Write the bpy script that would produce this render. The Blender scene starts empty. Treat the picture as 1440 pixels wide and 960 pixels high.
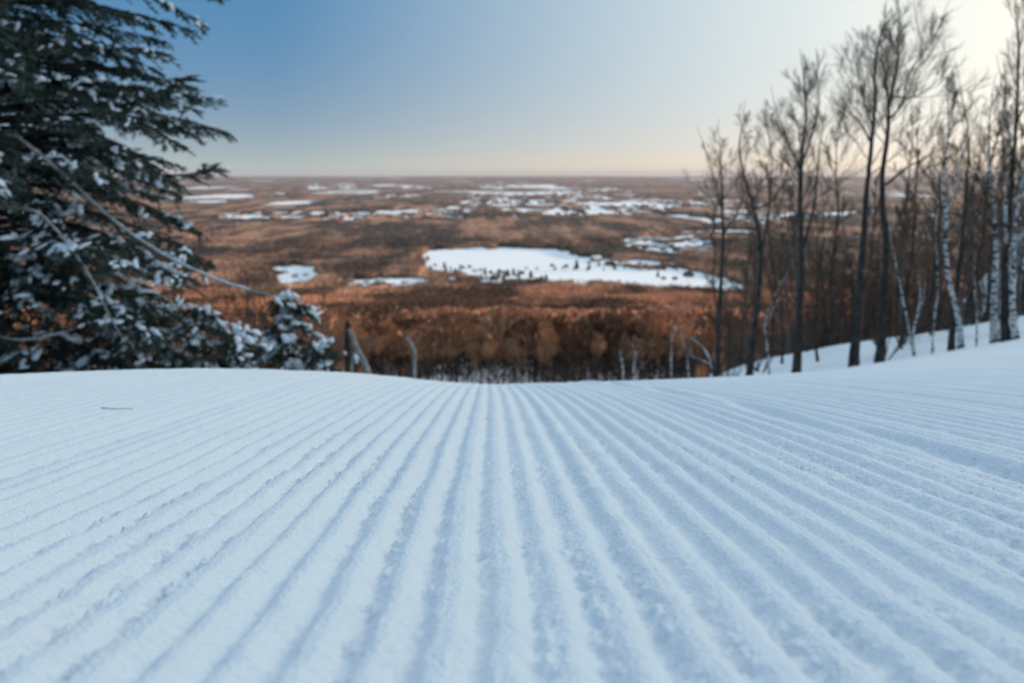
import bpy, math, random
import numpy as np
from mathutils import Vector, Matrix

random.seed(7)
rng = np.random.default_rng(7)
scene = bpy.context.scene
COL = scene.collection
R = math.radians

# ------------------------------------------------------------------ camera
F = 1400.0                                  # focal length in photo pixels (35 mm on 36 mm over 1440)
PITCH = math.atan((480 - 243) / F)
YAW = math.atan(30 / F)                     # looks a little to the right of the groomed lines
cam_d = bpy.data.cameras.new("camera")
cam = bpy.data.objects.new("camera", cam_d)
COL.objects.link(cam)
cam.location = (0, 0, 0)
cam.rotation_euler = (math.pi / 2 - PITCH, 0, -YAW)
cam_d.sensor_width = 36.0
cam_d.lens = 35.0
cam_d.clip_start = 0.01
cam_d.clip_end = 200000.0
cam_d.dof.use_dof = True
cam_d.dof.focus_distance = 1.10
cam_d.dof.aperture_fstop = 7.6
scene.camera = cam
CM = cam.rotation_euler.to_matrix()
CMn = np.array(CM)

def ray(px, py):
    v = CM @ Vector(((px - 720) / F, (480 - py) / F, -1.0))
    return v / v.y                          # unit forward distance

def at(px, py, d):                          # the point that lies d metres ahead under a pixel of the photograph
    return ray(px, py) * d

def project(X, Y, Z):
    P = np.stack([X, Y, Z], -1) @ CMn
    w = np.where(-P[..., 2] < 1e-3, 1e-3, -P[..., 2])
    return 720 + F * P[..., 0] / w, 480 - F * P[..., 1] / w

# ------------------------------------------------------------------ sky, sun, exposure
SUN_AZ = R(50)                              # to the right of the view
SUN_EL = R(7)
EXPO = 0.95
world = bpy.data.worlds.new("World")
scene.world = world
world.use_nodes = True
wn = world.node_tree
wn.nodes.clear()
sky = wn.nodes.new("ShaderNodeTexSky")
sky.sky_type = 'NISHITA'
sky.sun_disc = False
sky.sun_elevation = SUN_EL
sky.sun_rotation = SUN_AZ
sky.altitude = 400
sky.air_density = 1.0
sky.dust_density = 1.6
sky.ozone_density = 2.5

def wm(op, a, b=None, c=None, clamp=False):
    x = wn.nodes.new("ShaderNodeMath"); x.operation = op; x.use_clamp = clamp
    for i, v in enumerate((a, b, c)):
        if v is None: continue
        if isinstance(v, (int, float)): x.inputs[i].default_value = v
        else: wn.links.new(v, x.inputs[i])
    return x.outputs[0]
def wmix(f, a, b, blend='MIX'):
    x = wn.nodes.new("ShaderNodeMix"); x.data_type = 'RGBA'; x.blend_type = blend
    for k, v in (("Factor", f), ("A", a), ("B", b)):
        if isinstance(v, float): x.inputs[k].default_value = v
        elif isinstance(v, tuple): x.inputs[k].default_value = (*v, 1)
        else: wn.links.new(v, x.inputs[k])
    return x.outputs["Result"]
SKY_K = 0.15
def C_(r, g, b_):                            # a sky radiance, given as it looks after exposure
    k = 1.0 / (SKY_K * 2 ** EXPO)
    return (r * k, g * k, b_ * k)
wtc = wn.nodes.new("ShaderNodeTexCoord")
sep = wn.nodes.new("ShaderNodeSeparateXYZ"); wn.links.new(wtc.outputs["Generated"], sep.inputs[0])
sz = wm('MAXIMUM', sep.outputs[2], 0.0)
hl = wm('SQRT', wm('ADD', wm('MULTIPLY', sep.outputs[0], sep.outputs[0]), wm('MULTIPLY', sep.outputs[1], sep.outputs[1])))
dt = wm('DIVIDE', wm('ADD', wm('MULTIPLY', sep.outputs[0], math.sin(SUN_AZ)), wm('MULTIPLY', sep.outputs[1], math.cos(SUN_AZ))), wm('MAXIMUM', hl, 0.001))
low = wm('EXPONENT', wm('MULTIPLY', sz, -1 / 0.060))              # dusty layer on the horizon
vlow = wm('EXPONENT', wm('MULTIPLY', sz, -1 / 0.035))
g = wm('POWER', wm('DIVIDE', wm('SUBTRACT', dt, 0.47), 0.46, clamp=True), 1.22)   # glow towards the sun
g2 = wm('POWER', wm('MAXIMUM', dt, 0.0), 10.0)
band = wmix(low, C_(0.070, 0.245, 0.475), C_(0.49, 0.54, 0.50))
glow = wmix(vlow, C_(0.80, 0.90, 0.90), C_(1.12, 0.84, 0.58))
band = wmix(g, band, glow)
band = wmix(g2, band, C_(1.35, 1.20, 0.98))
dome = wmix(0.6, sky.outputs[0], C_(0.22, 0.43, 0.68))            # clear blue away from the sun
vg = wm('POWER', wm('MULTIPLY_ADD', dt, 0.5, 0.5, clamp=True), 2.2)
upper_fill = wmix(vg, dome, C_(1.26, 1.40, 1.38))                       # bright upper sky added out of view, sun's side, to light the snow
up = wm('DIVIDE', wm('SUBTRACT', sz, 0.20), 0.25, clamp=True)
allsky = wmix(up, band, upper_fill)
bg = wn.nodes.new("ShaderNodeBackground")
bg.inputs["Strength"].default_value = SKY_K
wo = wn.nodes.new("ShaderNodeOutputWorld")
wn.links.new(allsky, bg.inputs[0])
wn.links.new(bg.outputs[0], wo.inputs[0])

sun_d = bpy.data.lights.new("sun", 'SUN')
sun_d.energy = 4.0
sun_d.angle = R(0.5)
sun_d.color = (1.0, 0.74, 0.50)
sun = bpy.data.objects.new("sun", sun_d)
COL.objects.link(sun)
SD = Vector((math.sin(SUN_AZ) * math.cos(SUN_EL), math.cos(SUN_AZ) * math.cos(SUN_EL), math.sin(SUN_EL)))
sun.rotation_euler = SD.to_track_quat('Z', 'Y').to_euler()
sun.location = SD * 50

scene.view_settings.view_transform = 'Standard'
scene.view_settings.look = 'None'
scene.view_settings.gamma = 1.0
scene.view_settings.exposure = EXPO
scene.view_settings.use_curve_mapping = False
scene.cycles.use_denoising = True
scene.cycles.max_bounces = 6
scene.cycles.diffuse_bounces = 3
scene.cycles.volume_bounces = 0
scene.cycles.transparent_max_bounces = 4

# ------------------------------------------------------------------ helpers
def tag(o, label=None, cat=None, group=None, kind=None):
    if label: o["label"] = label
    if cat: o["category"] = cat
    if group: o["group"] = group
    if kind: o["kind"] = kind
    return o

def empty(name, loc=(0, 0, 0), rz=0.0):
    o = bpy.data.objects.new(name, None)
    o.location = loc
    o.rotation_euler = (0, 0, rz)
    o.empty_display_size = 0.2
    COL.objects.link(o)
    return o

def mesh_np(name, V, faces, mat, parent=None, smooth=True, tint=None):
    """V (n,3); faces: int array (m,k) or list of such arrays."""
    if not isinstance(faces, list): faces = [faces]
    faces = [np.asarray(f, dtype=np.int32) for f in faces if len(f)]
    me = bpy.data.meshes.new(name)
    me.vertices.add(len(V))
    me.vertices.foreach_set("co", np.asarray(V, dtype=np.float32).ravel())
    nl = sum(f.size for f in faces); nf = sum(len(f) for f in faces)
    me.loops.add(nl); me.polygons.add(nf)
    me.loops.foreach_set("vertex_index", np.concatenate([f.ravel() for f in faces]))
    tot = np.concatenate([np.full(len(f), f.shape[1], np.int32) for f in faces])
    st = np.zeros(nf, np.int32); st[1:] = np.cumsum(tot)[:-1]
    me.polygons.foreach_set("loop_start", st)
    me.polygons.foreach_set("loop_total", tot)
    me.polygons.foreach_set("use_smooth", np.full(nf, smooth, bool))
    me.update(calc_edges=True)
    if tint is not None:
        a = me.color_attributes.new("tint", 'FLOAT_COLOR', 'POINT')
        c = np.ones((len(V), 4), np.float32); c[:, :3] = tint
        a.data.foreach_set("color", c.ravel())
    me.materials.append(mat)
    o = bpy.data.objects.new(name, me)
    COL.objects.link(o)
    if parent: o.parent = parent
    return o

def grid_faces(nr, nc):
    i = np.arange(nr - 1)[:, None] * nc + np.arange(nc - 1)[None, :]
    return np.stack([i, i + 1, i + nc + 1, i + nc], -1).reshape(-1, 4)

def hash2(ix, iy, seed=0):
    h = (ix.astype(np.int64) * 374761393 + iy.astype(np.int64) * 668265263 + seed * 974711) & 0xFFFFFFFF
    h = ((h ^ (h >> 13)) * 1274126177) & 0xFFFFFFFF
    h = (h ^ (h >> 16)) & 0xFFFFFFFF
    return h / 4294967295.0

def vnoise(x, y, seed=0):
    ix = np.floor(x); iy = np.floor(y)
    fx = x - ix; fy = y - iy
    fx = fx * fx * (3 - 2 * fx); fy = fy * fy * (3 - 2 * fy)
    a = hash2(ix, iy, seed); b = hash2(ix + 1, iy, seed); c = hash2(ix, iy + 1, seed); d = hash2(ix + 1, iy + 1, seed)
    return (a + (b - a) * fx) * (1 - fy) + (c + (d - c) * fx) * fy

def fbm(x, y, seed=0, octs=4, gain=0.5):
    s = 0; a = 1; t = 0
    for k in range(octs):
        s = s + a * vnoise(x * 2 ** k + 17.3 * k, y * 2 ** k - 9.1 * k, seed + k); t += a; a *= gain
    return s / t

def sstep(a, b, x):
    t = np.clip((x - a) / (b - a), 0, 1)
    return t * t * (3 - 2 * t)

# ------------------------------------------------------------------ materials
def new_mat(name):
    m = bpy.data.materials.new(name); m.use_nodes = True
    n = m.node_tree
    return m, n, n.nodes["Principled BSDF"]

def N(n, t, **kw):
    x = n.nodes.new(t)
    for k, v in kw.items():
        if k.startswith("i_"): x.inputs[k[2:].replace("_", " ")].default_value = v
        else: setattr(x, k, v)
    return x

def mottled(name, c1, c2, scale, rough=0.85, bump=0.3, dist=0.01, detail=4, stretch=None, ramp=(0.35, 0.65)):
    m, n, b = new_mat(name)
    tc = N(n, "ShaderNodeTexCoord")
    mp = N(n, "ShaderNodeMapping")
    if stretch: mp.inputs["Scale"].default_value = stretch
    tx = N(n, "ShaderNodeTexNoise", i_Scale=scale, i_Detail=detail)
    cr = N(n, "ShaderNodeValToRGB")
    cr.color_ramp.elements[0].position = ramp[0]; cr.color_ramp.elements[0].color = (*c1, 1)
    cr.color_ramp.elements[1].position = ramp[1]; cr.color_ramp.elements[1].color = (*c2, 1)
    bp = N(n, "ShaderNodeBump", i_Strength=bump, i_Distance=dist)
    L = n.links.new
    L(tc.outputs["Object"], mp.inputs[0]); L(mp.outputs[0], tx.inputs["Vector"])
    L(tx.outputs["Fac"], cr.inputs[0]); L(cr.outputs[0], b.inputs["Base Color"])
    L(tx.outputs["Fac"], bp.inputs["Height"]); L(bp.outputs[0], b.inputs["Normal"])
    b.inputs["Roughness"].default_value = rough
    b.inputs["Specular IOR Level"].default_value = 0.2
    return m

def tint_mat(name, rough=0.9):
    m, n, b = new_mat(name)
    a = N(n, "ShaderNodeAttribute", attribute_name="tint")
    n.links.new(a.outputs["Color"], b.inputs["Base Color"])
    b.inputs["Roughness"].default_value = rough
    b.inputs["Specular IOR Level"].default_value = 0.1
    return m

# groomed snow: grainy ice crystals a few millimetres across
m_piste, n, b = new_mat("groomed_snow")
tc = N(n, "ShaderNodeTexCoord")
n1 = N(n, "ShaderNodeTexNoise", i_Scale=330.0, i_Detail=3.0, i_Roughness=0.65)
n2 = N(n, "ShaderNodeTexNoise", i_Scale=95.0, i_Detail=4.0, i_Roughness=0.6)
vo = N(n, "ShaderNodeTexVoronoi", i_Scale=260.0)
n4 = N(n, "ShaderNodeTexNoise", i_Scale=3.0, i_Detail=3.0)
ad = N(n, "ShaderNodeMath", operation='ADD'); ad2 = N(n, "ShaderNodeMath", operation='ADD')
b1 = N(n, "ShaderNodeBump", i_Strength=0.75, i_Distance=0.0018)
b2 = N(n, "ShaderNodeBump", i_Strength=0.45, i_Distance=0.0035)
mx = N(n, "ShaderNodeMix", data_type='RGBA')
mx.inputs["A"].default_value = (0.82, 0.86, 0.90, 1); mx.inputs["B"].default_value = (0.90, 0.915, 0.93, 1)
L = n.links.new
for t in (n1, n2, vo, n4): L(tc.outputs["Object"], t.inputs["Vector"])
L(n1.outputs["Fac"], ad.inputs[0]); L(vo.outputs["Distance"], ad.inputs[1])
L(n2.outputs["Fac"], b2.inputs["Height"]); L(b2.outputs[0], b1.inputs["Normal"])
L(ad.outputs[0], b1.inputs["Height"]); L(b1.outputs[0], b.inputs["Normal"])
L(n4.outputs["Fac"], mx.inputs["Factor"]); L(mx.outputs["Result"], b.inputs["Base Color"])
b.inputs["Roughness"].default_value = 0.7
b.inputs["Specular IOR Level"].default_value = 0.25

m_snow = mottled("soft_snow", (0.80, 0.84, 0.88), (0.90, 0.92, 0.94), 0.6, rough=0.8, bump=0.4, dist=0.05)
m_snow_tree = mottled("tree_snow", (0.82, 0.86, 0.90), (0.90, 0.92, 0.94), 9.0, rough=0.8, bump=0.5, dist=0.02)
m_bark = mottled("dark_bark", (0.018, 0.014, 0.012), (0.075, 0.062, 0.052), 9.0, bump=0.8, dist=0.02, stretch=(3, 3, 0.6))
m_bark_grey = mottled("grey_bark", (0.05, 0.045, 0.042), (0.17, 0.155, 0.145), 9.0, bump=0.6, dist=0.01, stretch=(3, 3, 0.6))
m_birch = mottled("birch_bark", (0.03, 0.026, 0.024), (0.62, 0.60, 0.57), 6.5, bump=0.4, dist=0.01, stretch=(1.2, 1.2, 2.6), ramp=(0.43, 0.52))
m_twig = mottled("dark_twigs", (0.05, 0.035, 0.026), (0.13, 0.09, 0.068), 2.0, bump=0.0)
m_twig_brown = mottled("brown_twigs", (0.10, 0.055, 0.034), (0.22, 0.12, 0.07), 0.6, bump=0.0)
m_twig_rust = mottled("rust_twigs", (0.26, 0.125, 0.064), (0.50, 0.26, 0.13), 0.35, bump=0.0)
m_needle = mottled("needles", (0.026, 0.038, 0.030), (0.080, 0.10, 0.075), 3.0, rough=0.6, bump=0.0)
m_dead = mottled("weathered_wood", (0.16, 0.14, 0.13), (0.42, 0.39, 0.37), 12.0, bump=0.5, dist=0.006, stretch=(3, 3, 0.5))
m_green = mottled("green_paint", (0.012, 0.05, 0.03), (0.03, 0.11, 0.06), 14.0, rough=0.6)
m_wood = tint_mat("wood_canopy")
m_wall = mottled("house_wall", (0.30, 0.27, 0.25), (0.55, 0.52, 0.48), 0.05, bump=0.0)
m_roof = mottled("snowy_roof", (0.5, 0.5, 0.52), (0.88, 0.9, 0.92), 0.3, bump=0.0)
m_chim = mottled("brick", (0.14, 0.07, 0.05), (0.24, 0.12, 0.09), 2.0, bump=0.0)
m_window, n, b = new_mat("window_glass")
b.inputs["Base Color"].default_value = (0.03, 0.035, 0.04, 1); b.inputs["Roughness"].default_value = 0.1

# ------------------------------------------------------------------ the land
_py = np.array([-400, -60, 0, 6, 30, 60, 100, 150, 200, 300, 400, 700, 1000, 1500, 2000, 2300, 2800, 200000.0])
_pz = np.array([30, 9.3, 0, 0, -7.55, -15.6, -29.0, -38.5, -46.5, -61, -76, -114, -150, -200, -232, -239, -241, -241.0])

def land(x, y):
    """height of the ground (the camera, 17 cm above the snow, is the origin)"""
    x = np.asarray(x, float); y = np.asarray(y, float)
    near = -(0.17 + 0.15 * y + 0.0095 * np.clip(y - 1, 0, 5) ** 2 + 0.245 * np.clip(y - 6, 0, None) - 0.15 * np.clip(y - 6, 0, None))
    far = np.interp(y, _py, _pz)
    # soften the corners of the table a little
    for o in (0.03, 0.06):
        far = 0.5 * far + 0.25 * (np.interp(y * (1 + o), _py, _pz) + np.interp(y * (1 - o), _py, _pz))
    w = sstep(22, 45, y)
    z = near * (1 - w) + far * w
    side = np.clip(x, 0, 20)
    Lr = 0.18 * (np.sqrt(side ** 2 + 4.0 ** 2) - 4.0) * (1 - 0.42 * sstep(26, 75, y))
    Ll = (0.066 * (1 - np.exp(-(np.clip(-x, 0, None) / 0.5) ** 2)) - 0.034 * sstep(1, 2.2, -x)) * sstep(0.8, 3.5, y) + 0.02 * np.clip(-x - 2, 0, 40)
    z = z + (Lr + np.where(x < 0, Ll, 0)) * (1 - sstep(80, 260, y))
    z = z + 0.95 * sstep(23, 32, y) * (1 - sstep(40, 60, y)) * sstep(5, 9, x)
    # the wooded shoulder of the mountain, out of frame on the right, that keeps the slope in shade
    p = x * math.sin(SUN_AZ) + y * math.cos(SUN_AZ)
    q = y * math.sin(SUN_AZ) - x * math.cos(SUN_AZ)
    hill = sstep(85, 175, p) * (1 - sstep(230, 420, p)) * (1 - sstep(35, 80, q)) * sstep(-330, -150, q)
    z = z * (1 - hill) + np.maximum(34.0 + 5 * vnoise(x / 30, y / 30, 3), z) * hill
    # far undulation of the valley
    f = sstep(2500, 9000, y)
    z = z + f * 20 * (fbm(x / 5200, y / 2600, 11, 3) - 0.5) * 2 + sstep(16000, 40000, y) * 40
    return z

def ground_z(x, y):
    return float(land(np.array([x]), np.array([y]))[0])

def on_ground(px, d):
    v = ray(px, 500) * d
    return Vector((v.x, d, ground_z(v.x, d)))

# the groomed piste, corduroy modelled in relief
PY_END = 21.0
def piste_edge(x, y):
    return sstep(PY_END - 1.2, PY_END, y + 0.5 * vnoise(x * 0.7, y * 0, 5))

S = 0.0328
def corduroy(x, y):
    xw = x + 0.006 * (fbm(y * 26, x * 9, 23, 3) - 0.5) + 0.010 * (vnoise(y * 0.9, x * 0.25, 21) - 0.5) + 0.005 * (fbm(y * 7, x * 2.5, 22, 3) - 0.5)
    ph = xw / S + 0.35
    k = np.floor(ph); t = ph - k
    w = 0.34 + 0.12 * hash2(k, k * 0, 31)                      # groove width varies per ridge
    hgt = 0.78 + 0.44 * hash2(k, k * 0 + 2, 32)
    hgt = np.where(hash2(k, k * 0 + 5, 37) < 0.05, 0.5, hgt)
    g = np.abs(t - 0.5) * 2                                     # 0 ridge top .. 1 groove
    ridge = 1 - sstep(1 - 2.1 * w, 1.0, g)
    skew = 1 + 0.25 * (t - 0.5)
    amp = 0.0094 * (0.78 + 0.42 * vnoise(x * 2.2, y * 1.1, 33))
    amp = amp * (1 - 0.85 * sstep(1.0, 2.4, -x) * sstep(3.0, 5.0, y)) * (1 - 0.25 * sstep(0.7, 1.5, x))
    amp = amp * (1 - 0.9 * sstep(7, 12, y)) * (1 - 0.35 * sstep(1.2, 3.5, y))
    z = amp * (ridge * skew * hgt - 0.5)
    # crumbs spilled along the flanks
    flank = np.exp(-((t - 0.10) / 0.13) ** 2) + 0.75 * np.exp(-((t - 0.97) / 0.12) ** 2)
    c1 = fbm(x * 150, y * 105, 41, 2)
    rad = np.sqrt(x * x + y * y); fine = 1 - sstep(1.0, 2.3, rad)
    patch = sstep(0.30, 0.60, vnoise(x * 13, y * 4.5, 43))
    z = z + 0.0070 * (1 - 0.45 * sstep(0.15, 0.7, -x)) * fine * flank * patch * sstep(0.38, 0.80, c1)
    z = z + 0.0026 * fine * (fbm(x * 120, y * 85, 44, 2) - 0.5) * (0.5 + flank)
    z = z + 0.0024 * (fbm(x * 34, y * 14, 46, 3) - 0.5)
    # scuffed patches on the right and left
    sc = sstep(0.52, 0.66, fbm(x * 3.0 + 3, y * 1.1, 47, 3)) 
    z = z + sc * 0.0034 * (fbm(x * 55, y * 40, 48, 2) - 0.45) * (0.25 + 0.75 * fine)
    # seam left by the next pass of the groomer
    sx = 0.60 - 0.045 * y + 0.01 * (vnoise(y * 1.5, y * 0, 50) - 0.5)
    z = z + 0.005 * np.exp(-((x - sx - 0.018) / 0.014) ** 2) - 0.006 * np.exp(-((x - sx + 0.014) / 0.014) ** 2)
    z = z + 0.0015 * sstep(-0.01, 0.03, x - sx)
    return z

ncol = 1500
u = np.linspace(-0.92, 0.92, ncol)
ys = [-0.9, -0.5, -0.2, -0.05, 0.05, 0.12]
y = 0.16
while y < PY_END:
    ys.append(y); y += max(0.0021, 0.0034 * (y + 0.25))
ys.append(PY_END)
ys = np.array(ys)
U, Y = np.meshgrid(u, ys)
X = U * (Y + 1.0)
Z = land(X, Y) + corduroy(X, Y) * sstep(-0.3, 0.2, Y)
Z = Z + 0.006 * (fbm(X * 0.9, Y * 0.6, 60, 3) - 0.5) * sstep(1.5, 4, Y)
Z = Z - 0.5 * piste_edge(X, Y) - 0.5 * sstep(0.89, 0.92, np.abs(U))
Z[0] -= 0.4
piste = mesh_np("snow_slope", np.stack([X, Y, Z], -1).reshape(-1, 3), grid_faces(len(ys), ncol), m_piste)
tag(piste, kind="structure")

# the ground: one sheet from under the piste to the horizon
az = np.concatenate([np.linspace(-math.pi, -0.75, 60)[:-1], np.linspace(-0.75, 0.95, 640), np.linspace(0.95, math.pi, 60)[1:]])
rr = np.concatenate([[0.0], np.geomspace(1.0, 60000, 620)])
A, RR = np.meshgrid(az, rr)
X = np.sin(A) * RR; Y = np.cos(A) * RR
Z = land(X, Y)
inside = (1 - sstep(PY_END - 1.4, PY_END - 0.2, Y)) * sstep(-1.6, -1.0, Y) * (1 - sstep(0.86, 0.93, np.abs(X) / np.maximum(Y + 1, 0.01)))
Z = Z - 0.45 * inside - 0.22 * (1 - inside) * sstep(0, 6, Y)*(1-sstep(60,90,Y))
Z = Z + (0.25 * (fbm(X * 0.35, Y * 0.35, 70, 4) - 0.5)) * sstep(PY_END, PY_END + 3, Y) * (1 - sstep(300, 600, Y))
ground = mesh_np("ground", np.stack([X, Y, Z], -1).reshape(-1, 3), grid_faces(len(rr), len(az)), m_snow)
tag(ground, kind="structure")

# ------------------------------------------------------------------ fields among the valley woods (outlines on the land)
def poly_mask(px, py, poly):
    inside = np.zeros(px.shape, bool)
    n = len(poly); j = n - 1
    for i in range(n):
        xi, yi = poly[i]; xj, yj = poly[j]
        c = ((yi > py) != (yj > py)) & (px < (xj - xi) * (py - yi) / (yj - yi + 1e-9) + xi)
        inside ^= c; j = i
    return inside

FIELDS = [
    [(588, 366), (606, 352), (650, 348), (735, 350), (795, 351), (815, 360), (850, 364), (905, 370), (960, 377), (1005, 388), (1046, 400), (1050, 416), (1010, 417), (940, 411), (880, 406), (830, 404), (790, 402), (760, 402), (720, 398), (690, 388), (640, 386), (600, 378)],
    [(925, 326), (1035, 323), (1080, 327), (1040, 333), (960, 333)],
    [(240, 320), (318, 320), (330, 324), (300, 329), (240, 329)],
    [(388, 296), (450, 295), (500, 300), (560, 298), (620, 296), (640, 290), (720, 284), (830, 280), (930, 284), (945, 292), (900, 300), (800, 303), (700, 300), (600, 304), (480, 307), (400, 303), (320, 306), (310, 302)],
    [(650, 282), (700, 276), (800, 274), (880, 279), (935, 283), (860, 287), (740, 286)],
    [(430, 263), (495, 259), (500, 266), (450, 270)],
    [(670, 262), (720, 259), (760, 262), (700, 265)],
    [(975, 268), (1008, 267), (1010, 274), (985, 275)],
    [(960, 288), (1075, 285), (1080, 293), (980, 294)],
    [(740, 266), (860, 264), (900, 270), (790, 274)],
    [(640, 272), (760, 270), (940, 276), (945, 300), (900, 306), (760, 306), (560, 309), (480, 312), (380, 309), (300, 309), (300, 303), (400, 299), (560, 296), (640, 288)],
    [(430, 259), (500, 256), (505, 268), (440, 273)],
    [(660, 260), (740, 257), (760, 264), (690, 268)],
    [(880, 284), (1000, 280), (1010, 290), (900, 294)],
    [(560, 262), (600, 260), (610, 266), (570, 268)],
    [(360, 272), (400, 270), (405, 276), (365, 278)],
    [(505, 275), (590, 272), (600, 279), (520, 281)],
    [(1100, 300), (1240, 296), (1440, 306), (1440, 312), (1260, 304), (1120, 308)],
    [(1180, 330), (1300, 326), (1300, 333), (1200, 338)],
    [(1180, 270), (1290, 268), (1300, 274), (1190, 275)],
    [(-200, 300), (120, 296), (240, 300), (200, 306), (-200, 308)],
    [(376, 374), (436, 374), (456, 388), (430, 404), (400, 406), (378, 392)],
    [(215, 385), (272, 383), (282, 400), (250, 412), (205, 405)],
    [(629, 421), (648, 419), (650, 428), (632, 430)],
]
SPECKLE = [   # villages and hedged lots: snow broken by trees
    [(865, 334), (940, 330), (1010, 338), (1000, 358), (940, 362), (880, 352)],
    [(480, 395), (600, 390), (610, 402), (560, 410), (470, 406)],
    [(600, 376), (690, 386), (760, 396), (740, 404), (640, 400), (590, 390)],
    [(835, 362), (960, 372), (950, 380), (840, 372)],
    [(990, 272), (1130, 300), (1060, 320), (1000, 300)],
]

def open_mask(X, Y, Z):
    jx = 45 * (fbm(X / 45, Y / 80, 81, 4, 0.7) - 0.5) * 2; jy = 130 * (fbm(X / 38, Y / 90, 82, 4, 0.7) - 0.5) * 2
    k = np.clip(Y / 3000, 0.2, 1.1)
    px, py = project(X + jx * k, Y + jy * k, Z)
    m = np.zeros(X.shape, bool)
    patchy = (fbm(X / 420, Y / 600, 88, 3) + 0.5 * (fbm(X / 60, Y / 300, 89, 2) - 0.5)) > 0.35
    for i, p in enumerate(FIELDS):
        q = poly_mask(px, py, p)
        if i > 0: q = q & ((fbm(X / 50, Y / 320, 90, 3) > 0.33) | (Y < 4200))
        m |= (q & patchy) if len(p) > 8 and i > 2 else q
    # hedges and tree rows across the fields
    rows = (np.abs(fbm(X / 500, Y / 520, 83, 2) - 0.5) < 0.014) & (Y > 3300)
    m &= ~rows
    clump = (fbm(X / 130, Y / 130, 87, 3) > 0.66) & (py < 345)
    m &= ~clump
    sp = np.zeros(X.shape, bool)
    for p in SPECKLE: sp |= poly_mask(px, py, p)
    m = np.where(sp, fbm(X / 46, Y / 80, 84, 2) > 0.47, m)
    f = fbm(X / 900, Y / 1500, 85, 3)
    m |= (f > 0.67) & (Y > 5200) & (Y < 40000)
    m |= (fbm(X / 260, Y / 420, 86, 2) > 0.80) & (Y > 3600)
    return m

def in_village(X, Y, Z):
    px, py = project(X, Y, Z)
    sp = np.zeros(X.shape, bool)
    for p in SPECKLE: sp |= poly_mask(px, py, p)
    return sp

def evergreen(X, Y):
    f = 0.5 * fbm(X / 130, Y / 700, 91, 3) + 0.5 * fbm(X / 420, Y / 500, 94, 2) + 0.30 * (fbm(X / 40, Y / 110, 92, 2) - 0.5)
    g = 0.85 * sstep(0.50, 0.58, f)
    return g * (0.12 * sstep(500, 1000, Y) + 0.88 * sstep(1900, 3000, Y))

def canopy_tint(X, Y, rnd):
    e = evergreen(X, Y)[..., None]
    w = vnoise(X / 180, Y / 140, 95)[..., None]
    brown = np.array([0.150, 0.077, 0.043]) * (1 - w) + np.array([0.24, 0.134, 0.080]) * w
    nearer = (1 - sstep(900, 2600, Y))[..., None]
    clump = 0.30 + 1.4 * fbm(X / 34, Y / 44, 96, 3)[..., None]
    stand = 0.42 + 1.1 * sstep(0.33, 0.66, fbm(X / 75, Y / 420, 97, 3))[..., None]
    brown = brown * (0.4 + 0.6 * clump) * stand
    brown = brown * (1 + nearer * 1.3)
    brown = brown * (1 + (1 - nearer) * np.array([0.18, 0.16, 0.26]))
    green = np.array([0.018, 0.018, 0.016])
    c = brown * (1 - e) + green * e
    return c * (0.75 + 0.5 * rnd[..., None])

# ---- the far wood, a mass of crowns from the foot of the hill to the horizon
az = np.linspace(-0.72, 0.80, 900)
rr = np.geomspace(750, 56000, 1150)
A, RR = np.meshgrid(az, rr)
X = np.sin(A) * RR; Y = np.cos(A) * RR
jit = RR * 0.0012
X = X + (rng.random(X.shape) - 0.5) * jit; Y = Y + (rng.random(X.shape) - 0.5) * jit
G = land(X, Y)
om = open_mask(X, Y, G)
hgt = 7.5 + 5.0 * fbm(X / 16, Y / 16, 101, 2) + 3.0 * (rng.random(X.shape) - 0.5) + 7 * (fbm(X / 240, Y / 200, 102, 2) - 0.5) + 9 * (fbm(X / 48, Y / 60, 103, 2) - 0.5)
hgt = hgt + 3 * evergreen(X, Y)
hgt = hgt * (1 - 0.3 * sstep(3500, 8000, Y))
hgt = np.where(in_village(X, Y, G), 2.0 + 0.3 * hgt, hgt)
hgt = np.where(RR < 900, -1.0 + 0 * hgt, hgt)
Z = G + np.where(om, -6.0, hgt)
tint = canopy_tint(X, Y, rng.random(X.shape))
sheet_V = np.stack([X, Y, Z], -1).reshape(-1, 3); sheet_F = grid_faces(len(rr), len(az)); sheet_T = tint.reshape(-1, 3)

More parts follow.
